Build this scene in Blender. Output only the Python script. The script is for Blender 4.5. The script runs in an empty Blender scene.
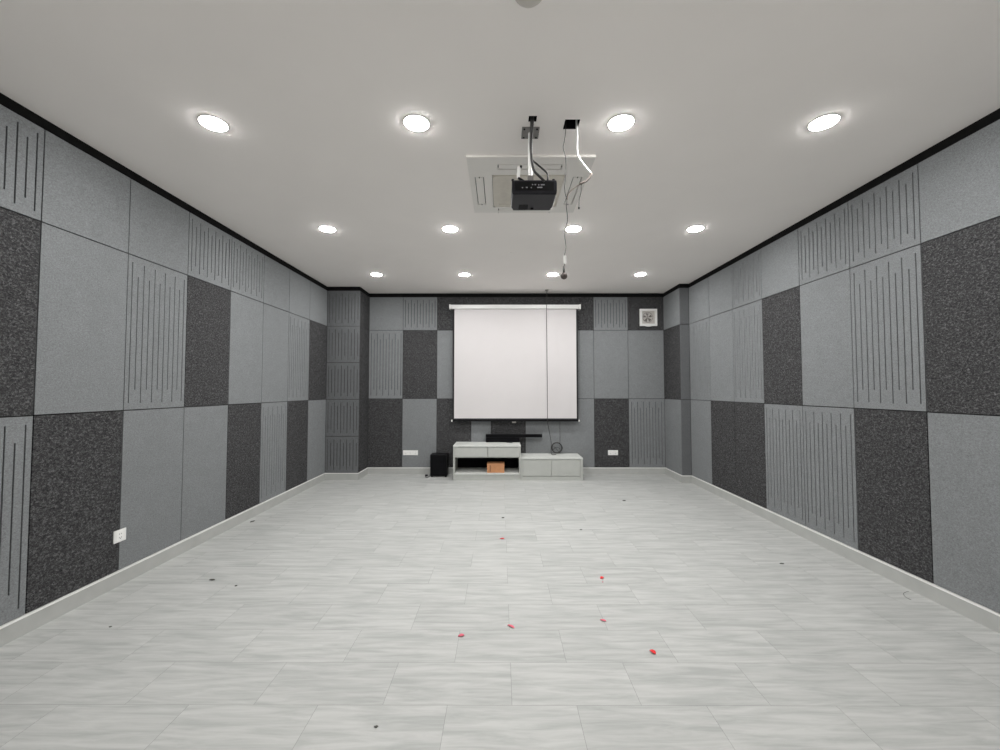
import bpy, bmesh, math, random
from mathutils import Vector, Matrix
random.seed(7)
PI = math.pi
C = bpy.context.scene.collection
sc = bpy.context.scene

# ------------------------------------------------------------ dimensions
XL, XR, YF, YN = -2.902, 3.0516, 7.335, -2.9     # felt faces left / right / far, near wall
CEIL, BASE, MID, SEAM, TRIM = 3.2121, 0.115, 1.327, 2.547, 3.145
TH = 0.0118                                       # felt thickness
PW = 0.61

# ------------------------------------------------------------ materials
def lin(c):
    return tuple(((v/255)/12.92 if v/255 <= .04045 else ((v/255+.055)/1.055)**2.4) for v in c) + (1,)

def mat(name, col, rough=.5, metal=0, noise=0, nscale=20, spec=.5, bump=0):
    m = bpy.data.materials.new(name); m.use_nodes = True
    nt = m.node_tree; b = nt.nodes['Principled BSDF']
    b.inputs['Roughness'].default_value = rough; b.inputs['Metallic'].default_value = metal
    b.inputs['Specular IOR Level'].default_value = spec
    if len(col) == 3: col = tuple(col)+(1,)
    tc = nt.nodes.new('ShaderNodeTexCoord'); n = nt.nodes.new('ShaderNodeTexNoise')
    n.inputs['Scale'].default_value = nscale; n.inputs['Detail'].default_value = 4
    nt.links.new(tc.outputs['Object'], n.inputs['Vector'])
    r = nt.nodes.new('ShaderNodeValToRGB')
    k = noise
    r.color_ramp.elements[0].position = .3; r.color_ramp.elements[1].position = .7
    r.color_ramp.elements[0].color = tuple(max(0, c*(1-k)) for c in col[:3])+(1,)
    r.color_ramp.elements[1].color = tuple(min(1, c*(1+k)) for c in col[:3])+(1,)
    nt.links.new(n.outputs['Fac'], r.inputs['Fac']); nt.links.new(r.outputs['Color'], b.inputs['Base Color'])
    if bump:
        bp = nt.nodes.new('ShaderNodeBump'); bp.inputs['Strength'].default_value = bump; bp.inputs['Distance'].default_value = .001
        nt.links.new(n.outputs['Fac'], bp.inputs['Height']); nt.links.new(bp.outputs['Normal'], b.inputs['Normal'])
    return m

def felt(name, dark, mid, light, scale):
    m = bpy.data.materials.new(name); m.use_nodes = True
    nt = m.node_tree; N = nt.nodes; L = nt.links; b = N['Principled BSDF']
    b.inputs['Roughness'].default_value = .95; b.inputs['Specular IOR Level'].default_value = .15
    tc = N.new('ShaderNodeTexCoord'); oi = N.new('ShaderNodeObjectInfo')
    mp = N.new('ShaderNodeVectorMath'); mp.operation = 'MULTIPLY_ADD'
    mp.inputs[1].default_value = (1, 1, 1.35)
    sx = N.new('ShaderNodeMath'); sx.operation = 'MULTIPLY'; sx.inputs[1].default_value = 23
    L.new(oi.outputs['Random'], sx.inputs[0]); L.new(tc.outputs['Object'], mp.inputs[0]); L.new(sx.outputs[0], mp.inputs[2])
    n = N.new('ShaderNodeTexNoise'); n.inputs['Scale'].default_value = scale; n.inputs['Detail'].default_value = 5
    n.inputs['Roughness'].default_value = .72; n.inputs['Distortion'].default_value = .9
    L.new(mp.outputs[0], n.inputs['Vector'])
    r = N.new('ShaderNodeValToRGB'); e = r.color_ramp.elements
    e[0].position = .33; e[0].color = dark+(1,); e[1].position = .72; e[1].color = light+(1,)
    x = e.new(.5); x.color = mid+(1,)
    L.new(n.outputs['Fac'], r.inputs['Fac'])
    n2 = N.new('ShaderNodeTexNoise'); n2.inputs['Scale'].default_value = 9; n2.inputs['Detail'].default_value = 3
    L.new(mp.outputs[0], n2.inputs['Vector'])
    mr = N.new('ShaderNodeMapRange'); mr.inputs['To Min'].default_value = .93; mr.inputs['To Max'].default_value = 1.07
    L.new(n2.outputs['Fac'], mr.inputs['Value'])
    mx = N.new('ShaderNodeVectorMath'); mx.operation = 'SCALE'
    L.new(r.outputs['Color'], mx.inputs[0]); L.new(mr.outputs[0], mx.inputs['Scale'])
    L.new(mx.outputs[0], b.inputs['Base Color'])
    bp = N.new('ShaderNodeBump'); bp.inputs['Strength'].default_value = .35; bp.inputs['Distance'].default_value = .0015
    L.new(n.outputs['Fac'], bp.inputs['Height']); L.new(bp.outputs['Normal'], b.inputs['Normal'])
    return m

M = {}
M['light_felt'] = felt('light_grey_felt', (.140, .147, .151), (.208, .218, .224), (.290, .303, .310), 110)
M['dark_felt'] = felt('charcoal_felt', (.015, .015, .016), (.046, .046, .0475), (.19, .19, .193), 70)
M['mid_felt'] = felt('mid_grey_felt', (.095, .098, .102), (.138, .143, .148), (.195, .202, .208), 110)
M['gap'] = mat('dark_backing', (.02, .02, .021), .8, noise=.2)
M['trim'] = mat('black_trim', (.008, .008, .008), .95, noise=.2, spec=.1)
M['near'] = mat('bounce_white_wall', (.80, .79, .775), .9, noise=.01, nscale=4)  # white of the unseen rear walls, made up to bounce light
M['ceiling'] = mat('ceiling_paint', (.96, .918, .888), .9, noise=.008, nscale=3, spec=.2)
M['base'] = mat('skirting_tile', (.43, .437, .422), .45, noise=.05, nscale=8)
M['edge'] = mat('skirting_edge', (.86, .86, .84), .4, noise=.02)
M['white'] = mat('white_plastic', (.82, .82, .80), .35, noise=.01)
M['case'] = mat('white_enamel', (.74, .74, .73), .38, noise=.01)
M['acwhite'] = mat('ac_white', (.80, .775, .74), .5, noise=.01)
M['beige'] = mat('beige_grille', (.66, .62, .55), .6, noise=.05)
M['line'] = mat('dark_gap', (.06, .06, .06), .7, noise=.1)
M['black'] = mat('black_plastic', (.007, .007, .008), .45, noise=.2, nscale=60, spec=.15)
M['matblack'] = mat('matt_black', (.005, .005, .006), .8, noise=.2, spec=.1)
M['projdark'] = mat('projector_shell', (.012, .012, .017), .4, noise=.15, nscale=40, spec=.25)
M['port'] = mat('port_grey', (.30, .30, .32), .4, noise=.1)
M['cable'] = mat('black_cable', (.02, .019, .018), .5, noise=.1)
M['brown'] = mat('brown_sleeve', (.16, .13, .11), .6, noise=.15)
M['greymetal'] = mat('grey_steel', (.22, .21, .20), .45, metal=.2, noise=.1)
M['screen'] = mat('projection_fabric', (.62, .598, .60), .85, noise=.008, nscale=4, spec=.2)
M['mask'] = mat('black_border', (.012, .012, .014), .8, noise=.1)
M['cab'] = mat('grey_green_laminate', (.455, .468, .442), .5, noise=.03, nscale=12)
M['cabtop'] = mat('grey_green_top', (.60, .615, .59), .5, noise=.02, nscale=12)
M['card'] = mat('cardboard', (.50, .24, .115), .85, noise=.08, nscale=25)
M['cardtape'] = mat('brown_tape', (.16, .07, .03), .4, noise=.08)
M['red'] = mat('red_petal', (.72, .025, .03), .8, noise=.25, nscale=80)
M['pink'] = mat('pink_petal', (.66, .13, .18), .8, noise=.2, nscale=80)
M['fanin'] = mat('fan_recess', (.58, .55, .52), .6, noise=.04)
M['fanblade'] = mat('fan_blade', (.16, .145, .135), .5, noise=.06)
M['crumb'] = mat('grey_crumb', (.10, .10, .09), .8, noise=.2)
M['mic'] = mat('microphone_mesh', (.09, .075, .07), .6, metal=.3, noise=.3, nscale=200)
M['greyspot'] = mat('grey_cap', (.58, .55, .51), .7, noise=.03)

def glow():
    m = bpy.data.materials.new('lamp_diffuser'); m.use_nodes = True
    nt = m.node_tree; nt.nodes.clear()
    o = nt.nodes.new('ShaderNodeOutputMaterial'); e = nt.nodes.new('ShaderNodeEmission')
    e.inputs['Color'].default_value = (1, .988, .975, 1); e.inputs['Strength'].default_value = 305
    nt.links.new(e.outputs[0], o.inputs['Surface']); return m
M['glow'] = glow()

def floor_mat():
    m = bpy.data.materials.new('grey_plank_tile'); m.use_nodes = True
    nt = m.node_tree; N = nt.nodes; L = nt.links; b = N['Principled BSDF']
    tc = N.new('ShaderNodeTexCoord'); mp = N.new('ShaderNodeMapping'); mp.inputs['Location'].default_value = (-.357, -.17, 0)
    L.new(tc.outputs['Object'], mp.inputs['Vector'])
    def brick(c1, c2, mc, ms):
        k = N.new('ShaderNodeTexBrick'); k.offset = .5; k.offset_frequency = 2; k.squash = 1
        k.inputs['Color1'].default_value = c1; k.inputs['Color2'].default_value = c2; k.inputs['Mortar'].default_value = mc
        k.inputs['Scale'].default_value = 1; k.inputs['Mortar Size'].default_value = ms; k.inputs['Mortar Smooth'].default_value = .1
        k.inputs['Brick Width'].default_value = .61; k.inputs['Row Height'].default_value = .305
        L.new(mp.outputs[0], k.inputs['Vector']); return k
    rnd = brick((0, 0, 0, 1), (1, 1, 1, 1), (.5, .5, .5, 1), 0)
    jn = brick((1, 1, 1, 1), (1, 1, 1, 1), (.55, .55, .54, 1), .0010)
    sc_ = N.new('ShaderNodeVectorMath'); sc_.operation = 'SCALE'; sc_.inputs['Scale'].default_value = 9
    L.new(rnd.outputs['Color'], sc_.inputs[0])
    st = N.new('ShaderNodeVectorMath'); st.operation = 'MULTIPLY'; st.inputs[1].default_value = (1.8, 16, 1)
    L.new(tc.outputs['Object'], st.inputs[0])
    ad = N.new('ShaderNodeVectorMath'); L.new(st.outputs[0], ad.inputs[0]); L.new(sc_.outputs[0], ad.inputs[1])
    n = N.new('ShaderNodeTexNoise'); n.inputs['Scale'].default_value = 1.5; n.inputs['Detail'].default_value = 6
    n.inputs['Roughness'].default_value = .62; n.inputs['Distortion'].default_value = .5
    L.new(ad.outputs[0], n.inputs['Vector'])
    r = N.new('ShaderNodeValToRGB'); e = r.color_ramp.elements
    e[0].position = .34; e[0].color = (.365, .375, .365, 1); e[1].position = .64; e[1].color = (.49, .497, .484, 1)
    L.new(n.outputs['Fac'], r.inputs['Fac'])
    tint = N.new('ShaderNodeMapRange'); tint.inputs['To Min'].default_value = .97; tint.inputs['To Max'].default_value = 1.03
    L.new(rnd.outputs['Color'], tint.inputs['Value'])
    a = N.new('ShaderNodeVectorMath'); a.operation = 'SCALE'; L.new(r.outputs['Color'], a.inputs[0]); L.new(tint.outputs[0], a.inputs['Scale'])
    mm = N.new('ShaderNodeVectorMath'); mm.operation = 'MULTIPLY'; L.new(a.outputs[0], mm.inputs[0]); L.new(jn.outputs['Color'], mm.inputs[1])
    L.new(mm.outputs[0], b.inputs['Base Color'])
    b.inputs['Roughness'].default_value = .55; b.inputs['Specular IOR Level'].default_value = .35
    return m
M['floor'] = floor_mat()

# ------------------------------------------------------------ builders
def bx(bm, x0, x1, y0, y1, z0, z1, bev=0):
    t = bmesh.new()
    vs = [t.verts.new((x, y, z)) for z in (z0, z1) for y in (y0, y1) for x in (x0, x1)]
    for f in ((0, 2, 3, 1), (4, 5, 7, 6), (0, 1, 5, 4), (2, 6, 7, 3), (0, 4, 6, 2), (1, 3, 7, 5)):
        t.faces.new([vs[i] for i in f])
    if bev: bmesh.ops.bevel(t, geom=list(t.edges), offset=bev, segments=2, affect='EDGES', profile=.6)
    me = bpy.data.meshes.new('t'); t.to_mesh(me); t.free(); bm.from_mesh(me); bpy.data.meshes.remove(me)
    return bm

def lathe(bm, prof, n=32, M4=None, smooth=True):
    rings = []
    for r, z in prof:
        if r < 1e-6: rings.append([bm.verts.new((0, 0, z))])
        else: rings.append([bm.verts.new((r*math.cos(2*PI*i/n), r*math.sin(2*PI*i/n), z)) for i in range(n)])
    new = [v for r in rings for v in r]
    for a, b in zip(rings, rings[1:]):
        for i in range(n):
            j = (i+1) % n
            if len(a) == 1 and len(b) == 1: continue
            if len(a) == 1: f = bm.faces.new((a[0], b[j], b[i]))
            elif len(b) == 1: f = bm.faces.new((a[i], a[j], b[0]))
            else: f = bm.faces.new((a[i], a[j], b[j], b[i]))
            f.smooth = smooth
    if M4 is not None:
        for v in new: v.co = M4 @ v.co
    return bm

def spline(pts, k=6):
    P = [Vector(p) for p in pts]; out = []
    for i in range(len(P)-1):
        a = P[max(i-1, 0)]; b = P[i]; c = P[i+1]; d = P[min(i+2, len(P)-1)]
        for s in range(k):
            t = s/k
            out.append(.5*((2*b)+(c-a)*t+(2*a-5*b+4*c-d)*t*t+(3*b-a-3*c+d)*t**3))
    out.append(P[-1]); return out

def tube(bm, pts, r, n=10, smooth=True, k=6):
    P = spline(pts, k) if smooth else [Vector(p) for p in pts]
    rings = []; up = Vector((.13, .97, .2)).normalized()
    for i, p in enumerate(P):
        t = (P[min(i+1, len(P)-1)]-P[max(i-1, 0)]).normalized()
        a = t.cross(up)
        if a.length < .05: a = t.cross(Vector((1, 0, 0)))
        a.normalize(); b = t.cross(a).normalized(); up = a.cross(t) if a.cross(t).dot(up) > 0 else up
        rings.append([bm.verts.new(p+a*r*math.cos(2*PI*j/n)+b*r*math.sin(2*PI*j/n)) for j in range(n)])
    for u, v in zip(rings, rings[1:]):
        for j in range(n):
            f = bm.faces.new((u[j], u[(j+1) % n], v[(j+1) % n], v[j])); f.smooth = True
    bm.faces.new(rings[0]); bm.faces.new(rings[-1][::-1])
    return bm

def sphere(bm, c, r, sz=1):
    g = bmesh.ops.create_uvsphere(bm, u_segments=20, v_segments=12, radius=r)
    for v in g['verts']: v.co = Vector((v.co.x, v.co.y, v.co.z*sz))+Vector(c)
    for v in g['verts']:
        for f in v.link_faces: f.smooth = True
    return bm

def obj(name, bm, m, parent=None, loc=None):
    me = bpy.data.meshes.new(name)
    bmesh.ops.recalc_face_normals(bm, faces=bm.faces)
    bm.to_mesh(me); bm.free(); me.materials.append(m)
    o = bpy.data.objects.new(name, me); C.objects.link(o)
    if parent: o.parent = parent
    if loc: o.location = loc
    return o

def tag(o, label, cat, group=None):
    o['label'] = label; o['category'] = cat
    if group: o['group'] = group
    return o

def thing(name, label, cat, loc=(0, 0, 0), group=None):
    o = bpy.data.objects.new(name, None); C.objects.link(o); o.location = loc; o.empty_display_size = .05
    return tag(o, label, cat, group)

def struct(name, bm, m, parent=None):
    o = obj(name, bm, m, parent)
    if not parent: o['kind'] = 'structure'
    return o

B = bmesh.new
# ------------------------------------------------------------ room shell
wl, wr, wf = XL-TH-.0005, XR+TH+.0005, YF+TH+.0005
struct('floor', bx(B(), wl-.1, wr+.1, YN-.1, wf+.1, -.1, 0), M['floor'])
HOLES = [(.1765, .2275, 2.544, 2.598), (.411, .507, 2.579, 2.675)]
# ceiling: slab with two cut openings
cb = B()
xs = sorted({wl-.1, wr+.1} | {h[i] for h in HOLES for i in (0, 1)}); ys = sorted({YN-.1, wf+.1} | {h[i] for h in HOLES for i in (2, 3)})
def in_hole(x, y): return any(a < x < b and c < y < d for a, b, c, d in HOLES)
cv = {}
def V(x, y, z):
    k = (x, y, z)
    if k not in cv: cv[k] = cb.verts.new(k)
    return cv[k]
for i in range(len(xs)-1):
    for j in range(len(ys)-1):
        if in_hole((xs[i]+xs[i+1])/2, (ys[j]+ys[j+1])/2): continue
        for z in (CEIL, CEIL+.012):
            cb.faces.new([V(xs[i], ys[j], z), V(xs[i+1], ys[j], z), V(xs[i+1], ys[j+1], z), V(xs[i], ys[j+1], z)])
for a, b, c, d in HOLES:
    for p, q in (((a, c), (b, c)), ((b, c), (b, d)), ((b, d), (a, d)), ((a, d), (a, c))):
        # hole rims follow the grid cuts
        if p[0] == q[0]: seg = [(p[0], y) for y in ys if min(p[1], q[1]) <= y <= max(p[1], q[1])]
        else: seg = [(x, p[1]) for x in xs if min(p[0], q[0]) <= x <= max(p[0], q[0])]
        for s, t in zip(seg, seg[1:]): cb.faces.new([V(*s, CEIL), V(*t, CEIL), V(*t, CEIL+.012), V(*s, CEIL+.012)])
struct('ceiling', cb, M['ceiling'])
YS = .7334
struct('wall_left', bx(B(), wl-.1, wl, YS, wf, 0, CEIL), M['gap'])
struct('wall_right', bx(B(), wr, wr+.1, YS+.4, wf, 0, CEIL), M['gap'])
struct('wall_left_rear', bx(B(), wl-.1, wl, YN, YS, 0, CEIL), M['near'])  # unseen rear walls, invented as plain white for the bounced light
struct('wall_right_rear', bx(B(), wr, wr+.1, YN, YS+.4, 0, CEIL), M['near'])
struct('wall_far', bx(B(), wl, wr, wf, wf+.1, 0, CEIL), M['gap'])
struct('wall_near', bx(B(), wl, wr, YN-.1, YN, 0, CEIL), M['near'])
# corner pillars (felt faces: left front y 6.85, side x -2.353; right front y 6.665, side x 2.900)
PLy, PLx, PRy, PRx = 6.85, -2.353, 6.665, 2.900
struct('wall_left_pillar', bx(B(), wl, PLx-TH-.0005, PLy+TH+.0005, wf, 0, CEIL), M['gap'])
struct('wall_right_pillar', bx(B(), PRx+TH+.0005, wr, PRy+TH+.0005, wf, 0, CEIL), M['gap'])
# black shadow-gap trim under the ceiling
t = .006
struct('trim_1', bx(B(), wl, wl+t, YS, PLy+TH, TRIM+.003, CEIL), M['trim'])
struct('trim_2', bx(B(), wr-t, wr, YS+.4, PRy+TH, TRIM+.003, CEIL), M['trim'])
struct('trim_3', bx(B(), PLx-TH, PRx+TH, wf-t, wf, TRIM+.003, CEIL), M['trim'])
struct('trim_4', bx(bx(B(), wl+t, PLx-TH-.0005+t, PLy+TH-t+.0005, PLy+TH+.0005, TRIM+.003, CEIL), PLx-TH-.0005, PLx-TH+t, PLy+TH+.0005, wf-t, TRIM+.003, CEIL), M['trim'])
struct('trim_5', bx(bx(B(), PRx+TH+.0005-t, wr-t, PRy+TH-t+.0005, PRy+TH+.0005, TRIM+.003, CEIL), PRx+TH-t, PRx+TH+.0005, PRy+TH+.0005, wf-t, TRIM+.003, CEIL), M['trim'])
# skirting: tile board with a pale edge strip
e = .009
def skirt(name, runs):
    a, c = B(), B()
    for (x0, x1, y0, y1) in runs:
        bx(a, x0, x1, y0, y1, 0, BASE-.0115)
        g = .0035
        bx(c, x0-g, x1+g, y0-g, y1+g, BASE-.0115, BASE-.0005)
    o = struct(name, a, M['base'])
    obj('edge_strip', c, M['edge'], o)['label'] = 'pale edge strip'
skirt('baseboard_left', [(wl+.002, XL+e, YN, PLy-e), (wl+.002, PLx+e, PLy-e, PLy+TH-.002), (PLx-TH+.002, PLx+e, PLy+TH-.002, YF-e)])
skirt('baseboard_right', [(XR-e, wr-.002, YN, PRy-e), (PRx-e, wr-.002, PRy-e, PRy+TH-.002), (PRx-e, PRx+TH-.002, PRy+TH-.002, YF-e)])
skirt('baseboard_far', [(PLx-TH+.003, PRx+TH-.003, YF-e, wf-.002)])

# ------------------------------------------------------------ felt panels
GAP = .004
meshes = {}
def panel_mesh(w, h, kind):
    key = (round(w, 3), round(h, 3), kind)
    if key in meshes: return meshes[key]
    w2, h2 = w-2*GAP, h-2*GAP
    bm = B(); slots = []
    if kind in 'GH':
        n = max(3, int(round((w-.08)/.053))+1); x0 = -w/2+(w-(n-1)*.053)/2 if w < .6 or w > .62 else -w/2+.04
        big = h > .9
        for i in range(n):
            m_ = (.055 if i % 2 == 0 else .16) if big else (.05 if i % 2 == 0 else .11)
            cx = x0+.053*i
            slots.append((cx-.0046, cx+.0046, m_, h-m_))
    X = sorted({-w2/2, w2/2} | {s[i] for s in slots for i in (0, 1)})
    Zs = sorted({GAP, GAP+h2} | {s[i] for s in slots for i in (2, 3)})
    def solid(i, j):
        if i < 0 or j < 0 or i >= len(X)-1 or j >= len(Zs)-1: return False
        x, z = (X[i]+X[i+1])/2, (Zs[j]+Zs[j+1])/2
        return not any(a < x < b and c < z < d for a, b, c, d in slots)
    vv = {}
    def P(i, j, k):
        if (i, j, k) not in vv: vv[(i, j, k)] = bm.verts.new((X[i], k*TH, Zs[j]))
        return vv[(i, j, k)]
    for i in range(len(X)-1):
        for j in range(len(Zs)-1):
            if not solid(i, j): continue
            bm.faces.new([P(i, j, 0), P(i+1, j, 0), P(i+1, j+1, 0), P(i, j+1, 0)])
            bm.faces.new([P(i, j, 1), P(i, j+1, 1), P(i+1, j+1, 1), P(i+1, j, 1)])
            if not solid(i-1, j): bm.faces.new([P(i, j, 0), P(i, j+1, 0), P(i, j+1, 1), P(i, j, 1)])
            if not solid(i+1, j): bm.faces.new([P(i+1, j, 0), P(i+1, j, 1), P(i+1, j+1, 1), P(i+1, j+1, 0)])
            if not solid(i, j-1): bm.faces.new([P(i, j, 0), P(i, j, 1), P(i+1, j, 1), P(i+1, j, 0)])
            if not solid(i, j+1): bm.faces.new([P(i, j+1, 0), P(i+1, j+1, 0), P(i+1, j+1, 1), P(i, j+1, 1)])
    me = bpy.data.meshes.new('acoustic_panel'); bmesh.ops.recalc_face_normals(bm, faces=bm.faces)
    bm.to_mesh(me); bm.free(); me.materials.append(M[{'D': 'dark_felt', 'M': 'mid_felt', 'H': 'mid_felt'}.get(kind, 'light_felt')])
    meshes[key] = me; return me

LOOK = {'D': 'dark charcoal felt panel', 'P': 'smooth light grey felt panel', 'G': 'light grey slotted felt panel', 'M': 'smooth mid grey felt panel', 'H': 'mid grey slotted felt panel'}
ORD = ['first', 'second', 'third', 'fourth', 'fifth', 'sixth', 'seventh', 'eighth', 'ninth', 'tenth', 'eleventh']
def panel(kind, cx, cy, z0, w, h, rz, where, group):
    o = bpy.data.objects.new('acoustic_panel', panel_mesh(w, h, kind)); C.objects.link(o)
    o.location = (cx, cy, z0); o.rotation_euler = (0, 0, rz)
    tag(o, LOOK[kind]+', '+where, 'wall panel', group)
ROWS = [('top', SEAM, TRIM-SEAM), ('middle', MID, SEAM-MID), ('bottom', BASE, MID-BASE)]
# side walls, listed from near the camera towards the pillar (first two lie just outside the frame)
LEFT = ['DPGPPGGPPP', 'PGDPGDPPGD', 'GPGDPPDGDP']
yl = 2.5639-3*PW
for (rn, z0, h), pat in zip(ROWS, LEFT):
    for i, k in enumerate(pat):
        w = PW if i < 9 else PLy-(yl+9*PW)
        panel(k, XL, yl+PW*i+w/2, z0, w, h, PI/2, '%s row of left wall, %s from the far pillar' % (rn, ORD[9-i]), 'felt panels on the left wall')
RIGHT = ['GPPGGPGPP', 'PGDGPDGPG', 'GDPDGGDDP']
yr = 2.9724-3*PW
for (rn, z0, h), pat in zip(ROWS, RIGHT):
    for i, k in enumerate(pat):
        w = PW if i < 8 else PRy-(yr+8*PW)
        panel(k, XR, yr+PW*i+w/2, z0, w, h, -PI/2, '%s row of right wall, %s from the far pillar' % (rn, ORD[8-i]), 'felt panels on the right wall')
# far wall
xb = [PLx, -1.7485, -1.1385, -.5285, -.176, .434, 1.044, 1.654, 2.264, PRx]
FAR = ['PGDDDDDGD', 'GDPDPGPPP', 'DPDPDPPDG']
for (rn, z0, h), pat in zip(ROWS, FAR):
    for i, k in enumerate(pat):
        panel(k, (xb[i]+xb[i+1])/2, YF, z0, xb[i+1]-xb[i], h, 0, '%s row of far wall, %s from its left end' % (rn, ORD[i]), 'felt panels on the far wall')
# left pillar: five slotted squares in front, charcoal side
zz = [BASE, .717, MID, 1.937, SEAM, TRIM]
for i, nm in enumerate(['lowest', 'second lowest', 'middle', 'second highest', 'highest']):
    panel('H', (XL+PLx)/2, PLy, zz[i], PLx-XL, zz[i+1]-zz[i], 0, 'front of left corner pillar, %s of five' % nm, 'felt squares on the left pillar')
for (rn, z0, h) in ROWS:
    panel('D', PLx, (PLy+TH+YF)/2, z0, YF-PLy-TH, h, PI/2, '%s row, side face of the left corner pillar' % rn, 'felt panels on the left pillar side')
for (rn, z0, h), k in zip(ROWS, 'PDP'):
    panel('M', (PRx+XR)/2, PRy, z0, XR-PRx, h, 0, 'narrow, %s row, front of the right corner pillar' % rn, 'narrow felt panels on the right pillar')
    panel(k, PRx, (PRy+TH+YF)/2, z0, YF-PRy-TH, h, -PI/2, '%s row, side face of the right corner pillar' % rn, 'felt panels on the right pillar side')

# ------------------------------------------------------------ ceiling lights
def make_light():
    r = thing('ceiling_light', '', 'ceiling light', group='round ceiling downlights')
    obj('trim_ring', lathe(B(), [(.0770, 0), (.0770, -.0015), (.079, -.0025), (.086, -.0022), (.0885, 0), (.0770, 0)], 40), M['white'], r)
    obj('diffuser', lathe(B(), [(0, -.0085), (.03, -.0082), (.055, -.0070), (.068, -.0052), (.0745, -.0032), (.0765, -.0005), (0, -.0005)], 40), M['glow'], r)
    return r
proto = make_light(); first = True
LX = [-1.866, -.547, .778, 2.088]
rows = [(2.615, 'front visible row nearest the camera'), (4.378, 'middle visible row'), (6.137, 'back row by the far wall'), (-1.75, 'added unseen row behind the camera')]  # last row is invented and out of view, added for bounce light
for y, rn in rows:
    for i, x in enumerate(LX):
        if first: r = proto; first = False
        else:
            r = proto.copy(); C.objects.link(r)
            for ch in proto.children:
                c = ch.copy(); C.objects.link(c); c.parent = r
        r.location = (x, y, CEIL)
        r['label'] = 'glowing round downlight, %s, %s from left' % (rn, ORD[i])

# ------------------------------------------------------------ cable openings above the ceiling
for nm, h in zip(('small square black cable opening cut in ceiling above projector mount', 'larger rectangular black cable opening in ceiling, white cable hanging out'), HOLES):
    b = B(); a_, b_, c_, d_ = h; z0, z1, g = CEIL+.0125, CEIL+.13, .006
    bx(b, a_-g, b_+g, c_-g, d_+g, z1, z1+.004)
    bx(b, a_-g, a_-.0005, c_-g, d_+g, z0, z1); bx(b, b_+.0005, b_+g, c_-g, d_+g, z0, z1)
    bx(b, a_, b_, c_-g, c_-.0005, z0, z1); bx(b, a_, b_, d_+.0005, d_+g, z0, z1)
    root = thing('cable_opening', nm, 'ceiling opening', ((a_+b_)/2, (c_+d_)/2, CEIL+.0125))
    o = obj('recess_box', b, M['matblack'], root); o.location = -root.location
    # thin black rim lining the cut edge
    b = B(); q = .0012
    bx(b, a_+.0002, a_+q, c_+.0002, d_-.0002, CEIL-.001, CEIL+.012); bx(b, b_-q, b_-.0002, c_+.0002, d_-.0002, CEIL-.001, CEIL+.012)
    bx(b, a_+q, b_-q, c_+.0002, c_+q, CEIL-.001, CEIL+.012); bx(b, a_+q, b_-q, d_-q, d_-.0002, CEIL-.001, CEIL+.012)
    o = obj('rim', b, M['matblack'], root); o.location = -root.location

# ------------------------------------------------------------ air conditioner cassette
ac = thing('air_conditioner', 'square white ceiling cassette air conditioner with beige intake grille behind the projector', 'air conditioner', (.221, 3.446, CEIL))
def frame(bm, hx, hy, wx, z0, z1, bev=0):
    bx(bm, -hx, hx, -hy, -hy+wx, z0, z1, bev); bx(bm, -hx, hx, hy-wx, hy, z0, z1, bev)
    bx(bm, -hx, -hx+wx, -hy+wx, hy-wx, z0, z1, bev); bx(bm, hx-wx, hx, -hy+wx, hy-wx, z0, z1, bev)
b = B()
# fascia with openings left for four louvres and the grille
H = .475
lv = [(-.246, .246, -.376, -.302), (-.246, .246, .385, .440), (-.432, -.358, -.19, .30), (.358, .432, -.19, .30)]
GX, GY0, GY1 = .292, -.224, .352
XC = sorted({-H, H, -.462, .462, -GX, GX} | {v for l in lv for v in l[:2]}); YC = sorted({-H, H, -.462, .462, GY0, GY1} | {v for l in lv for v in l[2:]})
vv = {}
def AV(x, y, z):
    k = (x, y, z)
    if k not in vv: vv[k] = b.verts.new(k)
    return vv[k]
def acz(x, y): return -.020
def acsolid(x, y):
    if abs(x) > H or abs(y) > H: return False
    if abs(x) < GX and GY0 < y < GY1: return False
    return not any(a < x < c and d < y < f for a, c, d, f in lv)
for i in range(len(XC)-1):
    for j in range(len(YC)-1):
        if not acsolid((XC[i]+XC[i+1])/2, (YC[j]+YC[j+1])/2): continue
        q = [(XC[i], YC[j]), (XC[i+1], YC[j]), (XC[i+1], YC[j+1]), (XC[i], YC[j+1])]
        b.faces.new([AV(x, y, acz(x, y)) for x, y in q])
        for s, t_ in zip(q, q[1:]+q[:1]):
            dx, dy = t_[0]-s[0], t_[1]-s[1]; L_ = math.hypot(dx, dy)
            ox, oy = (s[0]+t_[0])/2+dy/L_*.003, (s[1]+t_[1])/2-dx/L_*.003
            if not acsolid(ox, oy):
                b.faces.new([AV(*s, acz(*s)), AV(*t_, acz(*t_)), AV(*t_, -.0005), AV(*s, -.0005)])
obj('fascia', b, M['acwhite'], ac)
obj('shadow_pan', bx(B(), -.455, .455, -.455, .455, -.004, -.0006), M['line'], ac)
for (a_, c_, d_, f_) in lv:
    o = obj('louvre', bx(B(), a_+.006, c_-.006, d_+.007, f_-.007, -.0195, -.014, .002), M['acwhite'], ac)
    for s in (-1, 1):
        hb = bx(B(), -.004, .004, -.009, .009, -.0225, -.0202)
        cx, cy = (a_+c_)/2, (d_+f_)/2
        if c_-a_ > .3: lx, ly = cx+s*(c_-a_)/2*.985, cy-.01
        else: lx, ly = cx, cy+s*(f_-d_)/2*.985
        obj('hinge_pin', hb, M['line'], o, (lx, ly, 0))
b = B(); gy = (GY0+GY1)/2; gh = (GY1-GY0)/2-.003; gx = GX-.003; w_ = .04
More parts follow.
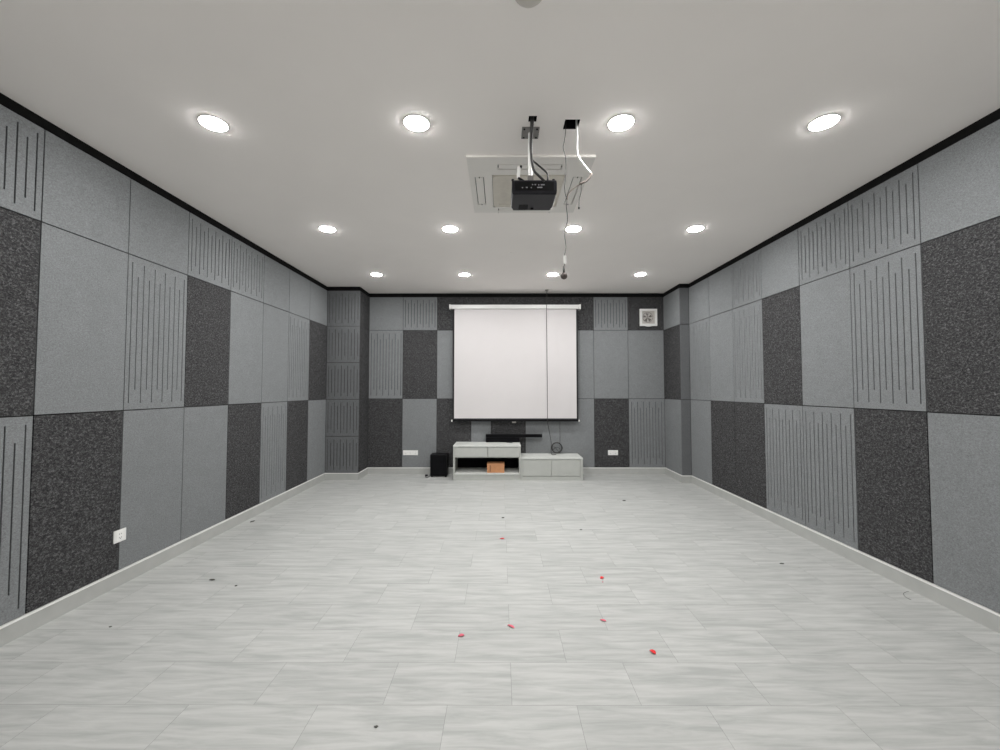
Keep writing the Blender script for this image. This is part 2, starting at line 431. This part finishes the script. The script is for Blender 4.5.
for z0_, z1_, s0 in ((-.0205, -.008, 0), (-.026, -.0206, .006)):
    X_, Y_, c_ = gx-s0, gh-s0, .018
    out = [(-X_+c_, -Y_), (X_-c_, -Y_), (X_, -Y_+c_), (X_, Y_-c_), (X_-c_, Y_), (-X_+c_, Y_), (-X_, Y_-c_), (-X_, -Y_+c_)]
    inn = [(x*(X_-w_)/X_, y*(Y_-w_)/Y_) for x, y in out]
    V4 = [[b.verts.new((x, y+gy, z)) for x, y in ring_] for ring_, z in ((out, z0_), (inn, z0_), (inn, z1_), (out, z1_))]
    for k in range(4):
        A_, B_ = V4[k], V4[(k+1) % 4]
        for i in range(8): b.faces.new((A_[i], A_[(i+1) % 8], B_[(i+1) % 8], B_[i]))
gr = obj('intake_grille', b, M['beige'], ac)
b = B()
for i in range(30):
    x = -.238+.476*i/29; bx(b, x-.0062, x+.0062, gy-gh+.048, gy+gh-.048, -.0235, -.0195)
bx(b, -.245, .245, gy-gh+.046, gy+gh-.046, -.0194, -.010)
obj('slats', b, M['beige'], gr)
for x, y in ((-.246, .512), (.247, .512)):
    s = tag(obj('ceiling_screw', lathe(B(), [(0, -.006), (.006, -.005), (.008, 0), (0, 0)], 12), M['greymetal'], loc=(.221+x, 3.446+y, CEIL-.0002)),
            'tiny dark screw in ceiling behind the air conditioner, %s one' % ('left' if x < 0 else 'right'), 'screw', 'screws behind the air conditioner')

# ------------------------------------------------------------ projector mount
mt = thing('projector_mount', 'white pole mount with grey ceiling plate holding the black projector', 'projector mount', (.197, 2.712, CEIL))
b = bx(B(), -.058, .058, -.062, .062, -.006, 0, .002)
pl = obj('ceiling_plate', b, M['greymetal'], mt)
for x in (-.042, .042):
    for y in (-.046, .046): obj('bolt', lathe(B(), [(0, -.006), (.006, -.0055), (.007, 0), (0, 0)], 10), M['black'], pl, (x, y, -.006))
obj('pole', lathe(B(), [(.0145, -.3), (.0145, -.006)], 20), M['white'], mt)
b = B(); lathe(b, [(.0, -.302), (.027, -.302), (.027, -.345), (0, -.345)], 4, Matrix.Rotation(PI/4, 4, 'Z'), False)
obj('collar', b, M['greymetal'], mt)
b = B(); bx(b, -.10, .11, .055, .075, -.348, -.3425); bx(b, -.02, .02, -.02, .09, -.348, -.3425)
obj('bracket', b, M['black'], mt)
b = bx(B(), -.0105, .0105, -.003, .003, 0, .085, .002)
arm = obj('adjusting_arm', b, M['white'], mt, (-.081, -.002, -.316)); arm.rotation_euler = (0, math.radians(4), 0); arm['label'] = 'white arm sticking up beside the pole'
obj('bolt', lathe(B(), [(0, -.008), (.008, -.008), (.008, .006), (0, .006)], 12, Matrix.Rotation(PI/2, 4, 'X')), M['black'], arm, (.012, 0, .082))
b = tube(B(), [(0, 0, .004), (.02, -.004, -.008), (.045, -.006, -.022)], .0085, 8)
obj('clamp', b, M['black'], arm)
for x in (-.118, .155):
    k = obj('foot_screw', lathe(B(), [(0, -.348), (.006, -.348), (.006, -.325), (.009, -.325), (.009, -.318), (0, -.318)], 10), M['black'], mt, (x, .0, -.003))

# ------------------------------------------------------------ projector
pj = thing('projector', 'black ceiling projector hanging upside down from the white pole', 'projector', (.2195, 2.787, 2.768))
b = B()
# body: tapered shell, rounded
prof = [(-.1475, -.125), (.1475, -.125), (.149, -.05), (.146, .075), (.132, .127), (-.136, .127), (-.148, .09)]
def ring(s, z): return [b.verts.new((x*s, y*s, z)) for x, y in prof]
rg = [ring(.945, 0), ring(.985, .006), ring(1, .022), ring(1, .074), ring(.985, .090), ring(.95, .0955)]
for u, v in zip(rg, rg[1:]):
    for i in range(len(u)):
        j = (i+1) % len(u); b.faces.new((u[i], u[j], v[j], v[i]))
b.faces.new(rg[0][::-1]); b.faces.new(rg[-1])
body = obj('body', b, M['projdark'], pj)
b = B()
for i in range(9): bx(b, -.095, -.03, .03+i*.009, .034+i*.009, -.0012, .0002)
obj('vent', b, M['black'], body)['label'] = 'vent slots on the underside'
bp = obj('rear_panel', bx(B(), -.13, .13, -.1268, -.1225, .024, .082, .0015), M['black'], pj)
for x, w_, z in ((-.012, .008, .062), (.006, .010, .062), (.028, .008, .060), (.054, .026, .061), (-.078, .008, .042), (-.05, .012, .043), (-.02, .007, .042), (.035, .034, .043)):
    obj('port', bx(B(), x-w_/2, x+w_/2, -.1288, -.1262, z-.0035, z+.0035, .0008), M['port'], bp)
obj('lens', lathe(B(), [(0, .0), (.026, .0), (.03, .012), (.03, .024), (.026, .026), (0, .018)], 24, Matrix.Translation((-.07, .108, .05)) @ Matrix.Rotation(-PI/2, 4, 'X')), M['black'], pj)
obj('foot', lathe(B(), [(0, -.008), (.011, -.008), (.012, 0), (0, 0)], 14), M['black'], pj, (.0, .09, 0))
for x in (-.13, .1): obj('mounting_tab', lathe(B(), [(0, .0955), (.010, .0955), (.008, .108), (0, .108)], 12), M['greymetal'], pj, (x, -.06, 0))

# cables to the projector
c1 = [(.203, 2.571, CEIL+.10), (.203, 2.573, CEIL-.01), (.199, 2.60, 3.15), (.195, 2.63, 3.075), (.200, 2.645, 2.99), (.216, 2.65, 2.92), (.243, 2.645, 2.885), (.285, 2.648, 2.846)]
c2 = [(.193, 2.577, CEIL+.10), (.193, 2.579, CEIL-.01), (.1925, 2.607, 3.15), (.191, 2.637, 3.075), (.202, 2.652, 3.00), (.235, 2.655, 2.965), (.272, 2.65, 2.93), (.302, 2.645, 2.895), (.305, 2.643, 2.852)]
o = tag(obj('projector_cable', tube(B(), c1, .0085, 8), M['cable']), 'thick black cable from the small ceiling opening bending low into the projector back', 'cable', 'black projector cables')
o = tag(obj('projector_cable', tube(B(), c2, .006, 8), M['cable']), 'thinner black cable looping wide right before dropping to the projector corner', 'cable', 'black projector cables')
# white cable with brown stripped end out of the larger opening
wc = thing('hanging_cable', 'white cable hanging from the larger ceiling opening with stripped brown end', 'cable', (.495, 2.63, CEIL))
def rel(pts, o): return [tuple(p[i]-o.location[i] for i in range(3)) for p in pts]
obj('sheath', tube(B(), rel([(.490, 2.63, CEIL+.11), (.497, 2.645, 3.19), (.501, 2.66, 3.14), (.503, 2.68, 3.075), (.516, 2.69, 3.03), (.556, 2.695, 2.975), (.599, 2.70, 2.925)], wc), .0065, 8), M['white'], wc)
sl = obj('inner_sleeve', tube(B(), rel([(.599, 2.70, 2.926), (.598, 2.70, 2.912), (.572, 2.70, 2.878), (.526, 2.70, 2.854)], wc), .0075, 8), M['brown'], wc)
obj('wire', tube(B(), rel([(.53, 2.70, 2.856), (.505, 2.70, 2.838), (.478, 2.70, 2.82), (.447, 2.70, 2.785), (.44, 2.70, 2.745)], wc), .003, 6), M['brown'], wc)
w2 = obj('wire', tube(B(), rel([(.536, 2.70, 2.86), (.536, 2.70, 2.835), (.532, 2.70, 2.795), (.52, 2.70, 2.75), (.518, 2.70, 2.70)], wc), .0024, 6), M['cable'], wc)
obj('plug', sphere(B(), rel([(.518, 2.70, 2.692)], wc)[0], .0065, 1.3), M['cable'], w2)
# hanging microphone
mc = thing('hanging_microphone', 'small round dark microphone hanging on a thin black wire from the ceiling', 'microphone', (.428, 2.65, CEIL))
obj('wire', tube(B(), rel([(.428, 2.64, CEIL+.11), (.426, 2.66, 3.19), (.422, 2.685, 3.14), (.416, 2.70, 3.10), (.432, 2.70, 3.03), (.433, 2.70, 2.94), (.424, 2.70, 2.82), (.438, 2.70, 2.745), (.435, 2.70, 2.70), (.441, 2.70, 2.61), (.422, 2.70, 2.52), (.430, 2.70, 2.43), (.420, 2.70, 2.37), (.420, 2.70, 2.31), (.414, 2.70, 2.25)], mc), .0024, 6), M['cable'], mc)
obj('paper_tag', bx(B(), -.011, .009, -.0012, .0012, -.028, .028), M['white'], mc, rel([(.423, 2.697, 2.345)], mc)[0])['label'] = 'white tag taped around the wire'
obj('stem', lathe(B(), [(0, .05), (.005, .05), (.0075, 0), (0, 0)], 12), M['cable'], mc, rel([(.415, 2.70, 2.252)], mc)[0])
obj('head', sphere(B(), (0, 0, 0), .0225), M['mic'], mc, rel([(.416, 2.70, 2.237)], mc)[0])

# smoke detector and small cap on the ceiling
sd = thing('smoke_detector', 'round pale ceiling detector at the top edge of the photo', 'smoke detector', (.122, 1.735, CEIL))
obj('base', lathe(B(), [(0, -.010), (.062, -.010), (.066, -.004), (.066, 0), (0, 0)], 36), M['greyspot'], sd)
obj('cap', lathe(B(), [(0, -.030), (.03, -.029), (.05, -.022), (.054, -.010), (0, -.010)], 36), M['greyspot'], sd)
tag(obj('ceiling_disc', lathe(B(), [(0, -.004), (.022, -.003), (.026, 0), (0, 0)], 20), M['ceiling'], loc=(.114, 5.156, CEIL)), 'small faint flat cap on the ceiling ahead of the projector', 'ceiling disc')

# ------------------------------------------------------------ projection screen
ps = thing('projection_screen', 'pulled-down white projection screen with black border on the far wall', 'projection screen', (.25, 7.26, .93))
def R(x0, x1, y0, y1, z0, z1, bev=0): return bx(B(), x0-.25, x1-.25, y0-7.26, y1-7.26, z0-.93, z1-.93, bev)
cs = obj('case', R(-.885, 1.379, 7.205, YF-.001, 2.908, 2.982, .012), M['case'], ps)
for x in (-.91, 1.379): obj('end_cap', R(x, x+.025, 7.200, YF-.001, 2.900, 2.988, .006), M['white'], cs)
obj('border', R(-.848, 1.355, 7.2405, 7.2425, .96, 2.93), M['mask'], ps)['label'] = 'black fabric border'
obj('fabric', R(-.820, 1.325, 7.2385, 7.2405, .985, 2.93), M['screen'], ps)['label'] = 'white viewing surface'
bb = obj('bottom_bar', R(-.848, 1.355, 7.232, 7.252, .932, .965, .006), M['black'], ps)
for x in (-.868, 1.355): obj('end_cap', R(x, x+.020, 7.228, 7.256, .928, .962, .005), M['white'], bb)
obj('pull_tab', R(.195, .265, 7.236, 7.248, .905, .931, .003), M['greymetal'], bb)

# ------------------------------------------------------------ vent fan on the far wall
vf = thing('exhaust_fan', 'square white framed fan high on the far wall right of the screen', 'fan', (2.6245, YF, 2.772))
b = B()
for a_ in ((-.152, .152, .115, .152), (-.152, .152, -.152, -.112), (-.152, -.115, -.112, .115), (.115, .152, -.112, .115)):
    bx(b, a_[0], a_[1], -.042, -.0005, a_[2], a_[3], .004)
obj('frame', b, M['white'], vf)
b = B(); n = 16
for i in range(n):    # curved bottom lip
    x0 = -.11+.22*i/n; x1 = -.11+.22*(i+1)/n; f0 = .016*math.sin(PI*i/n)**1.5; f1 = .016*math.sin(PI*(i+1)/n)**1.5
    q = [b.verts.new(p) for p in ((x0, -.044, -.148-f0), (x1, -.044, -.148-f1), (x1, -.044, -.140), (x0, -.044, -.140), (x0, -.012, -.148-f0), (x1, -.012, -.148-f1), (x1, -.012, -.140), (x0, -.012, -.140))]
    for f in ((0, 1, 2, 3), (4, 7, 6, 5), (0, 4, 5, 1), (3, 2, 6, 7)): b.faces.new([q[k] for k in f])
bmesh.ops.remove_doubles(b, verts=b.verts, dist=1e-5)
obj('bottom_lip', b, M['white'], vf)
obj('back_plate', bx(B(), -.116, .116, -.008, -.0006, -.113, .116), M['fanin'], vf)
Rx = Matrix.Rotation(PI/2, 4, 'X')
b = B(); tube(b, [(.088*math.cos(k*PI/12)-.012, -.026, .088*math.sin(k*PI/12)) for k in range(25)], .004, 8)
obj('ring_guard', b, M['fanblade'], vf)
fb = B()
for k in range(5):
    a0 = k*2*PI/5+.35
    q = []
    for r_, da, dy in ((.018, -.35, -.014), (.078, -.30, -.012), (.080, .38, -.021), (.018, .35, -.021)):
        q.append((r_*math.cos(a0+da)-.012, dy, r_*math.sin(a0+da)))
    v1 = [fb.verts.new(p) for p in q]; v2 = [fb.verts.new((p[0], p[1]+.002, p[2])) for p in q]
    fb.faces.new(v1); fb.faces.new(v2[::-1])
    for i in range(4): fb.faces.new((v1[i], v1[(i+1) % 4], v2[(i+1) % 4], v2[i]))
lathe(fb, [(0, .024), (.015, .022), (.018, .012), (0, .012)], 16, Matrix.Translation((-.012, 0, 0)) @ Rx)
obj('blades', fb, M['fanblade'], vf)
b = B()
for x in (-.012, .06, .078, .098): bx(b, x-.0028, x+.0028, -.036, -.031, -.113, .116)
bx(b, -.116, .116, -.036, -.031, -.004, .002)
obj('guard_bars', b, M['fanin'], vf)

# ------------------------------------------------------------ wall sockets
def socket(cx, cz, n, w, h, label, side):
    r = thing('wall_socket', label, 'wall socket')
    obj('plate', bx(B(), -w/2, w/2, -.009, -.0005, -h/2, h/2, .002), M['white'], r)
    for i in range(n):
        x = -w/2+w*(i+.5)/n
        g = obj('outlet', bx(B(), x-.034, x+.034, -.0105, -.0085, -h/2+.009, h/2-.009, .001), M['edge'], r)
        b = B()
        for (sx, sz) in ((-.008, .014), (.008, .014), (-.009, -.012), (.009, -.012), (0, -.020)):
            bx(b, x+sx-.0015, x+sx+.0015, -.0112, -.0104, sz-.0045, sz+.0045)
        obj('pin_holes', b, M['line'], g)
    if side == 'far': r.location = (cx, YF, cz)
    else: r.location = (XL, cx, cz); r.rotation_euler = (0, 0, PI/2)
socket(-1.597, .374, 3, .262, .086, 'wide triple white wall socket low on far wall left of the black subwoofer', 'far')
socket(1.976, .377, 2, .175, .088, 'double white wall socket on charcoal panel right of the cabinets', 'far')
socket(3.172, .378, 1, .10, .092, 'single white wall socket low on the left wall', 'left')

# ------------------------------------------------------------ cabinets
yf = 6.82; yb = 7.318
def cab(x0, x1, h, name, label):
    r = thing(name, label, 'cabinet', ((x0+x1)/2, (yf+yb)/2, 0)); return r
def P_(r, nm, x0, x1, y0, y1, z0, z1, m, bev=.0015, parent=None):
    l = r.location; return obj(nm, bx(B(), x0-l.x, x1-l.x, y0-l.y, y1-l.y, z0, z1, bev), M[m], parent or r)
x0, x1 = -.786, .3265
r = cab(x0, x1, .562, 'television_cabinet', 'taller grey-green open cabinet with two drawers and cardboard box inside')
P_(r, 'top', x0, x1, yf-.004, yb, .547, .570, 'cabtop')
P_(r, 'back_panel', x0+.0265, x1-.0265, yb-.008, yb-.001, .1185, .3655, 'matblack', .0005)  # added black sheet, stands in for the shade inside the open cabinet
for a_ in (x0+.001, x1-.026): P_(r, 'side_panel', a_, a_+.025, yf, yb, 0, .5465, 'cab')
P_(r, 'shelf', x0+.0265, x1-.0265, yf+.002, yb-.0085, .092, .118, 'cabtop')
P_(r, 'plinth', x0+.0265, x1-.0265, yf+.012, yf+.03, 0, .0915, 'cab')
P_(r, 'drawer_deck', x0+.0265, x1-.0265, yf+.022, yb-.009, .366, .376, 'cab')
P_(r, 'drawer', x0+.029, -.2205, yf+.001, yf+.02, .380, .539, 'cab')
P_(r, 'drawer', -.2105, x1-.029, yf+.001, yf+.02, .380, .539, 'cab')
P_(r, 'drawer_divider', -.222, -.209, yf+.030, yb-.0085, .3765, .5465, 'greymetal')
x0, x1 = .3305, 1.346
r = cab(x0, x1, .36, 'low_cabinet', 'lower grey-green cabinet with two closed doors right of the taller one')
P_(r, 'top', x0, x1, yf-.004, yb, .345, .367, 'cabtop')
for a_, b_ in ((x0+.001, x0+.028), (x1-.045, x1-.001)): P_(r, 'side_panel', a_, b_, yf, yb, 0, .3445, 'cab')
P_(r, 'base_panel', x0+.029, x1-.046, yf+.022, yb, .068, .084, 'cab')
P_(r, 'plinth', x0+.029, x1-.046, yf+.006, yf+.024, 0, .066, 'cab')
P_(r, 'door', x0+.033, .8285, yf+.001, yf+.02, .073, .337, 'cab')
P_(r, 'door', .8335, x1-.050, yf+.001, yf+.02, .073, .337, 'cab')
P_(r, 'back_panel', x0+.029, x1-.046, yb-.01, yb-.002, .085, .337, 'cab')

# cardboard box on the shelf
cbx = thing('cardboard_box', 'brown cardboard box on the shelf of the taller cabinet', 'box', (-.087, 6.95, .1182))
obj('carton', bx(B(), -.143, .143, -.10, .10, 0, .148, .002), M['card'], cbx)
obj('tape', bx(B(), -.097, -.083, -.1012, -.1002, .02, .125), M['cardtape'], cbx)['label'] = 'dark tape strip'
obj('flap', bx(B(), -.143, .143, -.100, -.001, .1485, .151, .0008), M['card'], cbx)
obj('flap', bx(B(), -.143, .143, .001, .100, .1485, .151, .0008), M['card'], cbx)

# soundbar on the cabinet, subwoofer, little adapter
sb = thing('soundbar', 'long black soundbar lying behind the taller cabinet top below the screen', 'soundbar', (.226, 7.262, .5702))
obj('body', bx(B(), -.492, .492, -.035, .035, .084, .142, .008), M['black'], sb)
obj('grille_cloth', bx(B(), -.482, .482, -.0362, -.0352, .090, .136), M['matblack'], sb)
obj('stand', bx(B(), -.490, .096, -.033, .035, 0, .0835, .004), M['matblack'], sb)['label'] = 'lower black housing under the left part'
sw = thing('subwoofer', 'black box subwoofer on the floor left of the cabinets', 'subwoofer', (-1.063, 7.19, 0))
obj('cabinet_body', bx(B(), -.145, .145, -.102, .118, .018, .378, .006), M['black'], sw)
obj('speaker_grille', bx(B(), -.133, .133, -.108, -.1025, .035, .365, .002), M['matblack'], sw)
for x in (-.12, .12):
    for y in (-.08, .095): obj('foot', lathe(B(), [(0, 0), (.015, 0), (.018, .0178), (0, .0178)], 14), M['black'], sw, (x, y, 0))
pc = thing('power_cable', 'short black power cable with plug on floor left of the subwoofer', 'cable', (-1.27, 7.12, 0))
obj('cord', tube(B(), rel([(-1.262, 7.14, .02), (-1.29, 7.09, .006), (-1.26, 7.03, .004), (-1.235, 7.05, .004), (-1.225, 7.10, .004), (-1.222, 7.20, .005)], pc), .004, 8), M['cable'], pc)
obj('plug', bx(B(), -.032, .012, -.012, .012, 0, .026, .005), M['black'], pc, (0, .03, .004))
ad = thing('cable_adapter', 'small dark adapter lying on top of the taller cabinet', 'adapter', (.172, 7.18, .5702))
obj('case', bx(B(), -.028, .028, -.02, .02, 0, .016, .004), M['black'], ad)
obj('lead', tube(B(), [(-.025, 0, .006), (-.06, -.01, .004), (-.085, .02, .004), (-.07, .045, .004)], .003, 8), M['cable'], ad)

# screen cord hanging from the ceiling, coiled on the low cabinet
hc = thing('screen_cord', 'thin dark cord hanging before the screen and coiled on the low cabinet', 'cord', (.795, 7.1, CEIL))
obj('ceiling_rose', lathe(B(), [(0, -.022), (.02, -.018), (.034, -.006), (.036, 0), (0, 0)], 20), M['greymetal'], hc)
obj('cord', tube(B(), rel([(.795, 7.1, CEIL-.01), (.789, 7.1, 2.865), (.793, 7.1, 2.3), (.797, 7.1, 1.6), (.799, 7.1, .97), (.812, 7.12, .86), (.838, 7.16, .74), (.868, 7.20, .60), (.872, 7.2, .50), (.868, 7.19, .42), (.875, 7.14, .375), (.92, 7.12, .3735), (.95, 7.16, .374)], hc), .0048, 8), M['cable'], hc)
b = B(); pts = []
for k in range(12*5+1):
    a_ = k*PI/6; rr = .088+.006*math.sin(k*1.7)
    pts.append((.975+rr*math.cos(a_), 7.235-.022+.009*math.sin(k*.9)+.0006*k-(rr*math.sin(a_))*-.12, .4765+rr*math.sin(a_)))
tube(b, rel(pts, hc), .0055, 8, k=2)
tube(b, rel([(.90, 7.22, .44), (.96, 7.20, .49), (1.03, 7.20, .46)], hc), .004, 8)
tube(b, rel([(.92, 7.20, .50), (.965, 7.20, .455), (1.0, 7.2, .41)], hc), .004, 8)
obj('coil', b, M['cable'], hc)

# ------------------------------------------------------------ petals and crumbs on the floor
def petal(x, y, L_, W_, rz, m, label, lift=.008):
    L_ *= .95; W_ *= .85; lift *= .45; b = B(); n = 7; top = []; bot = []
    for i in range(n+1):
        t_ = i/n; w_ = W_*math.sin(PI*min(1, t_*.93+.05))**.7*(.65+.5*t_)
        z = lift*math.sin(PI*t_)+.0015
        top.append([b.verts.new((L_*(t_-.5), s*w_/2, z+abs(s)*lift*.7)) for s in (-1, -.4, .4, 1)])
        bot.append([b.verts.new((L_*(t_-.5), s*w_/2, z+abs(s)*lift*.7-.001)) for s in (-1, -.4, .4, 1)])
    for i in range(n):
        for j in range(3):
            for G_ in (top, bot):
                f = b.faces.new((G_[i][j], G_[i+1][j], G_[i+1][j+1], G_[i][j+1])); f.smooth = True
        b.faces.new((top[i][0], bot[i][0], bot[i+1][0], top[i+1][0])); b.faces.new((top[i][3], top[i+1][3], bot[i+1][3], bot[i][3]))
    for i in (0, n): 
        for j in range(3): b.faces.new((top[i][j], top[i][j+1], bot[i][j+1], bot[i][j]))
    o = tag(obj('flower_petal', b, M[m], loc=(x, y, 0)), label, 'petal', 'red petals scattered on the floor'); o.rotation_euler = (0, 0, rz)
petal(.858, 2.392, .042, .034, -1.0, 'red', 'curled bright red petal, largest and nearest on the grey floor', .013)
petal(.797, 3.315, .046, .034, .9, 'red', 'small red petal on floor, right of centre and farther back than others there', .010)
petal(.657, 2.712, .042, .024, -.4, 'pink', 'pale pink petal on floor between the two brighter red ones on the right')
petal(.063, 2.645, .058, .024, -.7, 'pink', 'narrow dusky red petal slanting on floor, near the middle')
petal(-.240, 2.547, .040, .034, .4, 'pink', 'pink red petal with dark tip, leftmost on the floor')
petal(.011, 4.169, .05, .034, .2, 'red', 'tiny red petal farthest away on floor, straight below the screen')
petal(.786, 3.24, .014, .012, .3, 'pink', 'tiny pink scrap just before the farther red petal on the right')
def crumb(x, y, s, label, long=1.6, rz=0):
    b = B(); bmesh.ops.create_icosphere(b, subdivisions=2, radius=s)
    for v in b.verts: v.co = Vector((v.co.x*long*(1+.2*math.sin(v.co.y*900)), v.co.y*(1+.25*math.sin(v.co.x*700)), (v.co.z+s)*.45))
    o = tag(obj('floor_crumb', b, M['crumb'], loc=(x, y, 0)), label, 'debris', 'dark crumbs on the floor'); o.rotation_euler = (0, 0, rz)
crumb(-2.257, 3.275, .010, 'long grey crumb on floor beside the left wall, near the socket', 2.2)
crumb(-2.007, 3.177, .008, 'rounder dark crumb on floor just right of the long crumb', 1.2)
crumb(-2.449, 2.636, .006, 'small dark speck on floor below the left wall socket')
crumb(-.551, 1.873, .006, 'small dark speck on the nearest row of floor tiles')
crumb(2.40, 3.586, .009, 'grey crumb on floor towards the right wall', 2.2)
crumb(.024, 4.843, .011, 'dark speck on floor ahead of the farthest red petal')
crumb(1.646, 5.58, .014, 'dark speck far back on the floor, right side')
crumb(.849, 4.436, .009, 'small speck on floor, middle distance right of centre')
crumb(-2.80, 4.70, .012, 'dark scrap on floor against the left skirting', 2.6, 1.2)
tag(obj('hair_strand', tube(B(), [(2.90, 2.98, .002), (2.90, 3.02, .002), (2.915, 3.05, .012), (2.93, 3.04, .03), (2.925, 3.02, .04)], .0014, 6), M['crumb']), 'fine curled grey strand on floor by the right skirting', 'debris')

# ------------------------------------------------------------ camera
cam = bpy.data.cameras.new('camera'); co = bpy.data.objects.new('camera', cam); C.objects.link(co)
cam.sensor_width = 36; cam.lens = 412.8/1000*36; cam.clip_start = .02
co.location = (0, 0, 1.4867)
co.rotation_euler = (PI/2+.0356, 0.0, .0023)
sc.camera = co
w = bpy.data.worlds.new('world'); sc.world = w; w.use_nodes = True
w.node_tree.nodes['Background'].inputs['Color'].default_value = (.5, .5, .5, 1); w.node_tree.nodes['Background'].inputs['Strength'].default_value = .0
vs = sc.view_settings; vs.view_transform = 'Standard'; vs.look = 'None'; vs.gamma = 1; vs.exposure = 0; vs.use_curve_mapping = False
